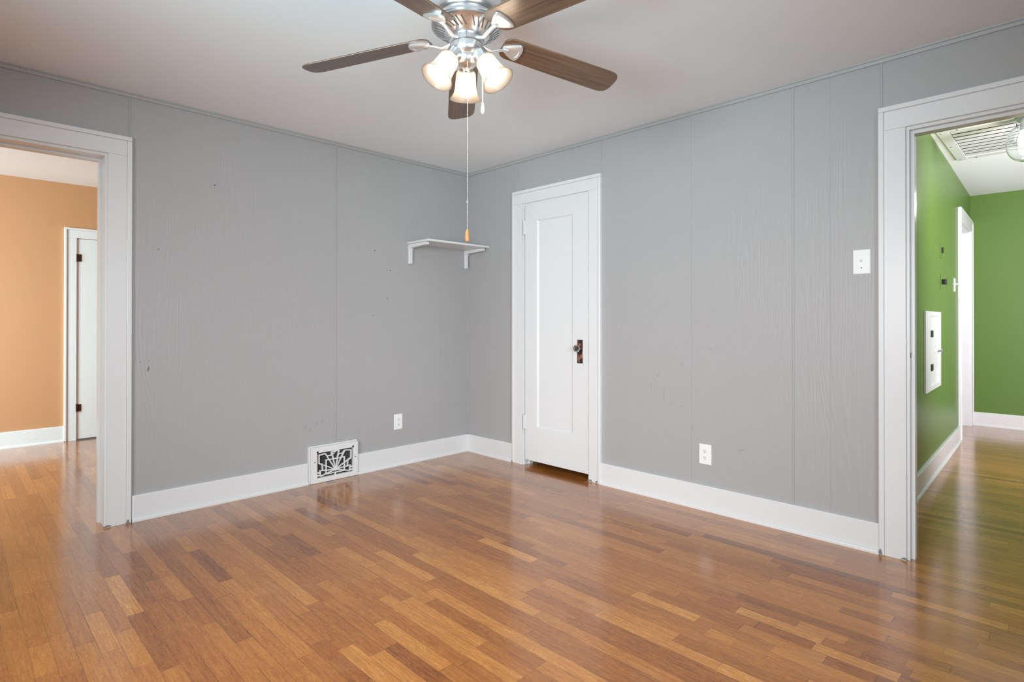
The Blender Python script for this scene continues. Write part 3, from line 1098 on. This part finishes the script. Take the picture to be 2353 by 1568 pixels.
# ------------------------------------------------------------------ ceiling fan
FX, FY = -1.839, -2.146
TX, TY = -.004, -.016
BZ, DROOP, TH0, PHI = 2.221, .108, .911, -.203
fan = thing('ceiling_fan', 'brushed nickel ceiling fan with five walnut blades and three lit glass shades', 'ceiling fan', (FX, FY, CZ))
FO = (FX, FY, 0)
housing = MB().lathe([(0, CZ), (.118, CZ), (.131, CZ - .012), (.133, 2.36), (.130, 2.312), (.124, 2.302), (.120, 2.298), (.120, 2.294), (.130, 2.290), (.136, 2.283), (.137, 2.276), (.134, 2.271), (.136, 2.267),
           (.132, 2.262), (.110, 2.250), (.086, 2.238), (.078, 2.233), (.072, 2.229), (.0, 2.229)], FO, seg=64).build('motor_housing', 'nickel', fan, smooth=35)
for i in range(36):
    a = 2 * math.pi * i / 36
    if i % 6 == 5:
        continue
    sk = .15
    P_ = []
    for r, z, da in ((.123, 2.2572, 0), (.088, 2.2392, sk)):
        P_.append((r, z, a + da))
    hw = .0030
    q = []
    for (r, z, aa), s in ((P_[0], 1), (P_[0], -1), (P_[1], -1), (P_[1], 1)):
        e = Vector((math.cos(aa), math.sin(aa), 0))
        t_ = Vector((-math.sin(aa), math.cos(aa), 0))
        q.append(Vector((FX, FY, z - .0012)) + e * r + t_ * hw * s)
    vs_ = MB()
    vv = [vs_.bm.verts.new(p) for p in q]
    v2 = [vs_.bm.verts.new(p + Vector((0, 0, .003))) for p in q]
    vs_.bm.faces.new(vv)
    vs_.bm.faces.new(v2[::-1])
    for i_ in range(4):
        j_ = (i_ + 1) % 4
        vs_.bm.faces.new((vv[i_], v2[i_], v2[j_], vv[j_]))
    vs_.build('vent_slot', 'slot', housing)
MB().lathe([(0, 2.229), (.066, 2.229), (.067, 2.226), (.067, 2.206), (.065, 2.2035), (0, 2.2035)], FO, seg=48).build('flywheel', 'nickel', fan, smooth=35)
ca = math.atan2(CAMLOC.y - FY, CAMLOC.x - FX)
e_ = Vector((math.cos(ca), math.sin(ca), 0))
sd = Vector((-e_.y, e_.x, 0))
m_ = MB()
c0 = Vector((FX, FY, 0)) + e_ * .0672
m_.bm.faces.new([m_.bm.verts.new(c0 + sd * s * .0009 + Vector((0, 0, z))) for s, z in ((-1, 2.205), (1, 2.205), (1, 2.227), (-1, 2.227))])
m_.build('flywheel_seam', 'slot', fan)
MB().lathe([(0, 2.2030), (.0605, 2.2030), (.0630, 2.2005), (.0630, 2.184), (.0622, 2.178), (.0575, 2.168), (.0500, 2.161), (.0470, 2.158), (0, 2.158)], FO, seg=48).build('switch_housing', 'nickel', fan, smooth=35)
MB().lathe([(0, 2.158), (.0445, 2.158), (.0460, 2.152), (.0450, 2.143), (.0390, 2.131), (.0300, 2.123), (.0150, 2.117), (.008, 2.114), (.006, 2.108), (0, 2.106)], FO, seg=48).build('light_kit_fitter', 'nickel', fan, smooth=35)


def blade_xyz(th, r, s, dz=0.0):
    """point on a blade: r along it, s across it (metres), dz off its face"""
    u = Vector((math.cos(th), math.sin(th), 0))
    v = Vector((-math.sin(th), math.cos(th), 0))
    z = BZ - DROOP * (r - .2) + (TX * u.x + TY * u.y) * r
    return Vector((FX, FY, z)) + u * r + s * (v * math.cos(PHI) + Vector((0, 0, 1)) * math.sin(PHI)) + Vector((0, 0, dz))


def make_blade(th):
    bm = bmesh.new()
    uvl = bm.loops.layers.uv.new('UVMap')
    # outline (r, s): rounded root, slightly wider tip with softly rounded corners
    ol = []
    W1, W0 = .0665, .060
    r0, r1 = .148, .671

    def arc(cx, cy, rx, ry, a0, a1, n):
        for i in range(n + 1):
            a = math.radians(a0 + (a1 - a0) * i / n)
            ol.append((cx + rx * math.cos(a), cy + ry * math.sin(a)))
    arc(r0 + .042, W0 - .034, .042, .034, 180, 90, 8)
    ol.append((.40, .0645))
    for i in range(25):
        a = math.radians(90 - 180 * i / 24)
        cx, sx = math.cos(a), math.sin(a)
        ol.append((r1 - .058 + .062 * abs(cx) ** (2 / 3.0), W1 * math.copysign(abs(sx) ** (2 / 3.4), sx)))
    ol.append((.40, -.0645))
    arc(r0 + .042, -(W0 - .034), .042, .034, -90, -180, 8)
    bot = [bm.verts.new(blade_xyz(th, r, s, 0.0)) for r, s in ol]
    top = [bm.verts.new(blade_xyz(th, r, s, .006)) for r, s in ol]
    uvd = {}
    for (r, s), a, b in zip(ol, bot, top):
        uvd[a] = uvd[b] = (r + th, s + th * .3)
    fs = [bm.faces.new(bot), bm.faces.new(top[::-1])]
    k_ = len(ol)
    for i in range(k_):
        j_ = (i + 1) % k_
        fs.append(bm.faces.new((bot[i], top[i], top[j_], bot[j_])))
    for f in fs:
        for lp in f.loops:
            lp[uvl].uv = uvd[lp.vert]
    mb = MB()
    mb.bm.free()
    mb.bm = bm
    bl = mb.build('blade', 'blade', fan, bevel=.0015)
    # iron: arm sweeping out from the flywheel to a shield under the blade
    ar = MB()
    pts, rad = [], []
    for r, dz, w_ in ((.060, -.004, .0115), (.080, -.012, .0105), (.100, -.018, .0095), (.125, -.0190, .0085), (.150, -.0150, .0085), (.172, -.0105, .0095)):
        u = Vector((math.cos(th), math.sin(th), 0))
        base_ = blade_xyz(th, r, 0)
        zf = (2.2165 + dz) if r < .13 else (base_.z + dz * .8)
        if r == .125:
            zf = .5 * (2.2165 + dz) + .5 * (base_.z - .012)
        pts.append(Vector((base_.x, base_.y, zf)))
        rad.append(w_)
    ar.tube(pts, rad, 12, .62)
    iron = ar.build('blade_iron', 'satin', fan, smooth=50)
    shd = [(.150, .008), (.165, .018), (.185, .031), (.203, .040), (.214, .043), (.222, .040), (.2275, .026), (.2300, .010), (.2300, -.010), (.2275, -.026), (.222, -.040), (.214, -.043), (.203, -.040), (.185, -.031), (.165, -.018), (.150, -.008)]
    sm = MB()
    lo, lo2, hi = [], [], []
    for r, s in shd:
        rc = .197 + (r - .197) * .86
        lo.append(sm.bm.verts.new(blade_xyz(th, rc, s * .86, -.0105)))
        lo2.append(sm.bm.verts.new(blade_xyz(th, r, s, -.0075)))
        hi.append(sm.bm.verts.new(blade_xyz(th, r, s, .0003)))
    n_ = len(shd)
    for i in range(n_):
        j_ = (i + 1) % n_
        sm.bm.faces.new((lo[i], lo2[i], lo2[j_], lo[j_]))
        sm.bm.faces.new((lo2[i], hi[i], hi[j_], lo2[j_]))
    # recessed middle of the shield
    inn = [sm.bm.verts.new(blade_xyz(th, .200 + (r - .197) * .55, s * .55, -.0105)) for r, s in shd]
    dip = [sm.bm.verts.new(blade_xyz(th, .200 + (r - .197) * .47, s * .47, -.0078)) for r, s in shd]
    for i in range(n_):
        j_ = (i + 1) % n_
        sm.bm.faces.new((lo[i], lo[j_], inn[j_], inn[i]))
        sm.bm.faces.new((inn[i], inn[j_], dip[j_], dip[i]))
    sm.bm.faces.new(dip)
    sm.build('iron_shield', 'satin', iron, smooth=30)


for i in range(5):
    make_blade(TH0 + i * 2 * math.pi / 5)

# lamps: one points away from the camera, the other two to its left and right
LT = math.radians(33)
for az in (TH0, TH0 + 2 * math.pi / 3, TH0 - 2 * math.pi / 3):
    hor = Vector((math.cos(az), math.sin(az), 0))
    ax = (hor * math.sin(LT) + Vector((0, 0, -1)) * math.cos(LT)).normalized()
    neck = Vector((FX, FY, 2.139)) + hor * .071
    ar = MB()
    ar.tube([Vector((FX, FY, 2.150)) + hor * .030, Vector((FX, FY, 2.158)) + hor * .046, neck - ax * .030], .0085, 12)
    arm = ar.build('lamp_arm', 'nickel', fan, smooth=50)
    MB().lathe([(0, -.036), (.020, -.036), (.0265, -.030), (.0275, -.010), (.0275, .004), (.0255, .006), (0, .006)], neck, ax, 32).build('lamp_socket', 'nickel', arm, smooth=40)
    outp = [(.0255, .002), (.0335, .005), (.0385, .013), (.0402, .030), (.0415, .050), (.0435, .070), (.0470, .085), (.0535, .098), (.0610, .108), (.0640, .113)]
    inp = [(r - .0026, h) for r, h in outp[::-1]]
    MB().lathe(outp + inp, neck, ax, 40).build('lamp_shade', 'shade', fan, smooth=60)
    bc = neck + ax * .062
    MB().lathe([(0, .010), (.012, .012), (.014, .034), (.021, .052), (.0285, .074), (.028, .087), (.020, .099), (.008, .1045), (0, .105)], neck, ax, 24).build('light_bulb', 'bulb', fan, smooth=60)

# pull chains
ch = MB()
p0 = Vector((FX, FY, 0)) + e_ * .050 + sd * .002
z = 2.118
ch.tube([Vector((p0.x, p0.y, 2.150)) - e_ * .004, Vector((p0.x, p0.y, 2.146)) + e_ * .003, Vector((p0.x, p0.y, 2.118))], .0018, 8)
while z > 1.485:
    ch.ball((p0.x, p0.y, z), .00195, 1)
    z -= .0046
pc = ch.build('pull_chain', 'chain', fan, smooth=True)
MB().lathe([(0, 0), (.0032, .001), (.0036, .006), (.0032, .011), (0, .012)], (p0.x, p0.y, 1.583), seg=12).build('chain_connector', 'chain', pc, smooth=True)
fb = MB().lathe([(0, 0), (.005, .0006), (.0085, .005), (.0098, .012), (.0095, .020), (.0080, .030), (.0062, .040), (.0045, .045), (.002, .0465), (0, .0465)], (p0.x, p0.y, 1.440), seg=24).build('wooden_fob', 'fob', pc, smooth=True)
fb['label'] = 'honey-coloured wooden pull'
p1 = Vector((FX, FY, 0)) - sd * .0 + Vector((rgt.x, rgt.y, 0)) * .0605 + e_ * .010
cd = MB()
cd.tube([(p1.x, p1.y, 2.180), (p1.x, p1.y, 1.975)], .0023, 8)
pc2 = cd.build('pull_chain', 'cord', fan, smooth=True)
fb2 = MB().lathe([(0, 0), (.003, .0005), (.0068, .006), (.0078, .014), (.0070, .026), (.0045, .038), (.0030, .044), (0, .0445)], (p1.x, p1.y, 1.934), seg=20).build('ivory_fob', 'ivory', pc2, smooth=True)
fb2['label'] = 'ivory pull on the short white cord'

# ------------------------------------------------------------------ hall ceiling: louvred vent and globe lamp
av = thing('ceiling_vent', 'white louvred attic fan vent in the hall ceiling', 'vent', (2.3, -3.6, HZ))
vx0, vx1, vy0, vy1 = 1.80, 2.83, -4.05, -3.075
fr = MB()
fr.box((vx0, vy1 - .07, HZ - .014), (vx1, vy1, HZ)).box((vx0, vy0, HZ - .014), (vx1, vy0 + .07, HZ))
fr.box((vx0, vy0 + .07, HZ - .012), (vx0 + .055, vy1 - .07, HZ)).box((vx1 - .085, vy0 + .07, HZ - .010), (vx1, vy1 - .07, HZ))
fr.build('frame', 'trim', av, bevel=.002)
MB().box((vx0 + .05, vy0 + .06, HZ - .0012), (vx1 - .08, vy1 - .06, HZ - .0002)).build('shadow_box', 'dark', av)
npl = 9
pw = (vx1 - .09 - (vx0 + .058)) / npl
for i in range(npl):
    xa = vx0 + .058 + i * pw
    s_ = MB()
    q = [(xa + .005, HZ - .0110), (xa + pw, HZ - .0060), (xa + pw, HZ - .0045), (xa + .005, HZ - .0095)]
    a = [s_.bm.verts.new((x, vy0 + .073, zz)) for x, zz in q]
    b = [s_.bm.verts.new((x, vy1 - .074, zz)) for x, zz in q]
    s_.bm.faces.new(a)
    s_.bm.faces.new(b[::-1])
    for k_ in range(4):
        l_ = (k_ + 1) % 4
        s_.bm.faces.new((a[k_], b[k_], b[l_], a[l_]))
    s_.build('louvre', 'trim', av)
for x, y in ((1.86, vy1 - .025), (2.30, vy1 - .025), (2.79, vy1 - .025), (1.83, vy1 - .12), (2.80, vy1 - .13)):
    s_ = MB().prism([(x + .008 * math.cos(2 * math.pi * k_ / 12), y + .008 * math.sin(2 * math.pi * k_ / 12)) for k_ in range(12)], HZ - .0165, HZ - .013, f=lambda u, n, zz: (u, zz, n))
    s_.build('screw', 'steel', av)

GXc, GYc, GZc, GR = 1.845, -3.545, 2.335, .126
gl = thing('globe_lamp', 'clear glass globe ceiling lamp with a lit bulb in the hall', 'ceiling lamp', (GXc, GYc, HZ))
MB().lathe([(0, HZ - .0), (.058, HZ), (.056, HZ - .010), (.044, HZ - .014), (.042, HZ - .022), (0, HZ - .022)], (GXc, GYc, 0), seg=40).build('canopy', 'nickel', gl, smooth=40)
prof = [(.048, GZc + .168), (.0455, GZc + .160), (.039, GZc + .150), (.037, GZc + .136), (.0375, GZc + .122)]
for a in range(24, 181, 6):
    t_ = math.radians(a)
    prof.append((max(.74 * GR * math.sin(t_), 0.0), GZc + GR * math.cos(t_)))
prof[-1] = (0, GZc - GR)
inn = []
for r, z in prof[::-1]:
    if z > GZc + GR * .93:
        inn.append((r - .003, z))
    else:
        kf = (GR - .004) / GR
        inn.append((r * kf, GZc + (z - GZc) * kf))
MB().lathe(prof + inn, (GXc, GYc, 0), seg=56, closed=True).build('glass_globe', 'glass', gl, smooth=50)
MB().lathe([(0, GZc + .160), (.018, GZc + .160), (.018, GZc + .085), (0, GZc + .085)], (GXc, GYc, 0), seg=24).build('socket', 'plastic', gl, smooth=40)
MB().lathe([(0, GZc + .085), (.013, GZc + .082), (.017, GZc + .060), (.030, GZc + .030), (.032, GZc + .008), (.024, GZc - .014), (.010, GZc - .023), (0, GZc - .024)], (GXc, GYc, 0), seg=28).build('light_bulb', 'hallbulb', gl, smooth=60)
ld = bpy.data.lights.new('hall_lamp_light', 'POINT')
ld.energy = 10.0
ld.color = (1.0, 0.95, 0.86)
ld.shadow_soft_size = .05
lo_ = bpy.data.objects.new('hall_lamp_light', ld)
C.objects.link(lo_)
lo_.location = (GXc, GYc, GZc - GR - .20)

# ------------------------------------------------------------------ wear on the walls: nail holes and scuffs
nh = MB(LW)
for u, z, r in ((-2.071, 1.987, .004), (-2.377, 1.560, .003), (-.937, 1.678, .004), (-.797, 1.534, .0035), (-.824, 1.315, .004), (-.947, 1.182, .003)):
    nh.prism([(u + r * math.cos(2 * math.pi * k_ / 10), z + r * math.sin(2 * math.pi * k_ / 10)) for k_ in range(10)], -.0005, .0005)
nh.build('nail_hole', 'black', wl)
sc1 = MB(LW)


def streak(mb, u, z, du, dz, w_):
    t_ = Vector((du, dz))
    s = Vector((-dz, du)).normalized() * w_ / 2
    p = Vector((u, z))
    mb.prism([tuple(p - t_ / 2), tuple(p - t_ / 4 + s), tuple(p + t_ / 4 + s), tuple(p + t_ / 2), tuple(p + t_ / 5 - s), tuple(p - t_ / 4 - s)], -.0005, .0005)


streak(sc1, -2.426, .863, .008, .030, .009)
streak(sc1, -2.424, .908, .010, .002, .003)
streak(sc1, -2.467, .902, .012, -.002, .003)
sc1.build('scuff', 'scuff', wl)
sc2 = MB(LW)
for u, z, du, dz, w_ in ((-1.40, .415, .01, .03, .007), (-1.361, .425, .004, .04, .006), (-1.489, .392, .02, .02, .008), (-1.45, .37, .015, .03, .006)):
    streak(sc2, u, z, du, dz, w_)
sc2.build('scuff', 'faint', wl)
sc3 = MB(RW)
for u, z, du, dz, w_ in ((1.884, .792, .004, .04, .005), (1.833, .715, .004, .035, .005), (1.974, .625, .02, -.012, .006), (2.049, .605, .03, .0, .006), (2.122, .484, .012, .03, .006), (2.429, .395, .06, .02, .006), (2.238, .973, .03, -.02, .005), (2.052, .869, .004, .03, .004), (1.928, .673, .003, .12, .004)):
    streak(sc3, u, z, du, dz, w_)
sc3.build('scuff', 'faint', wr)
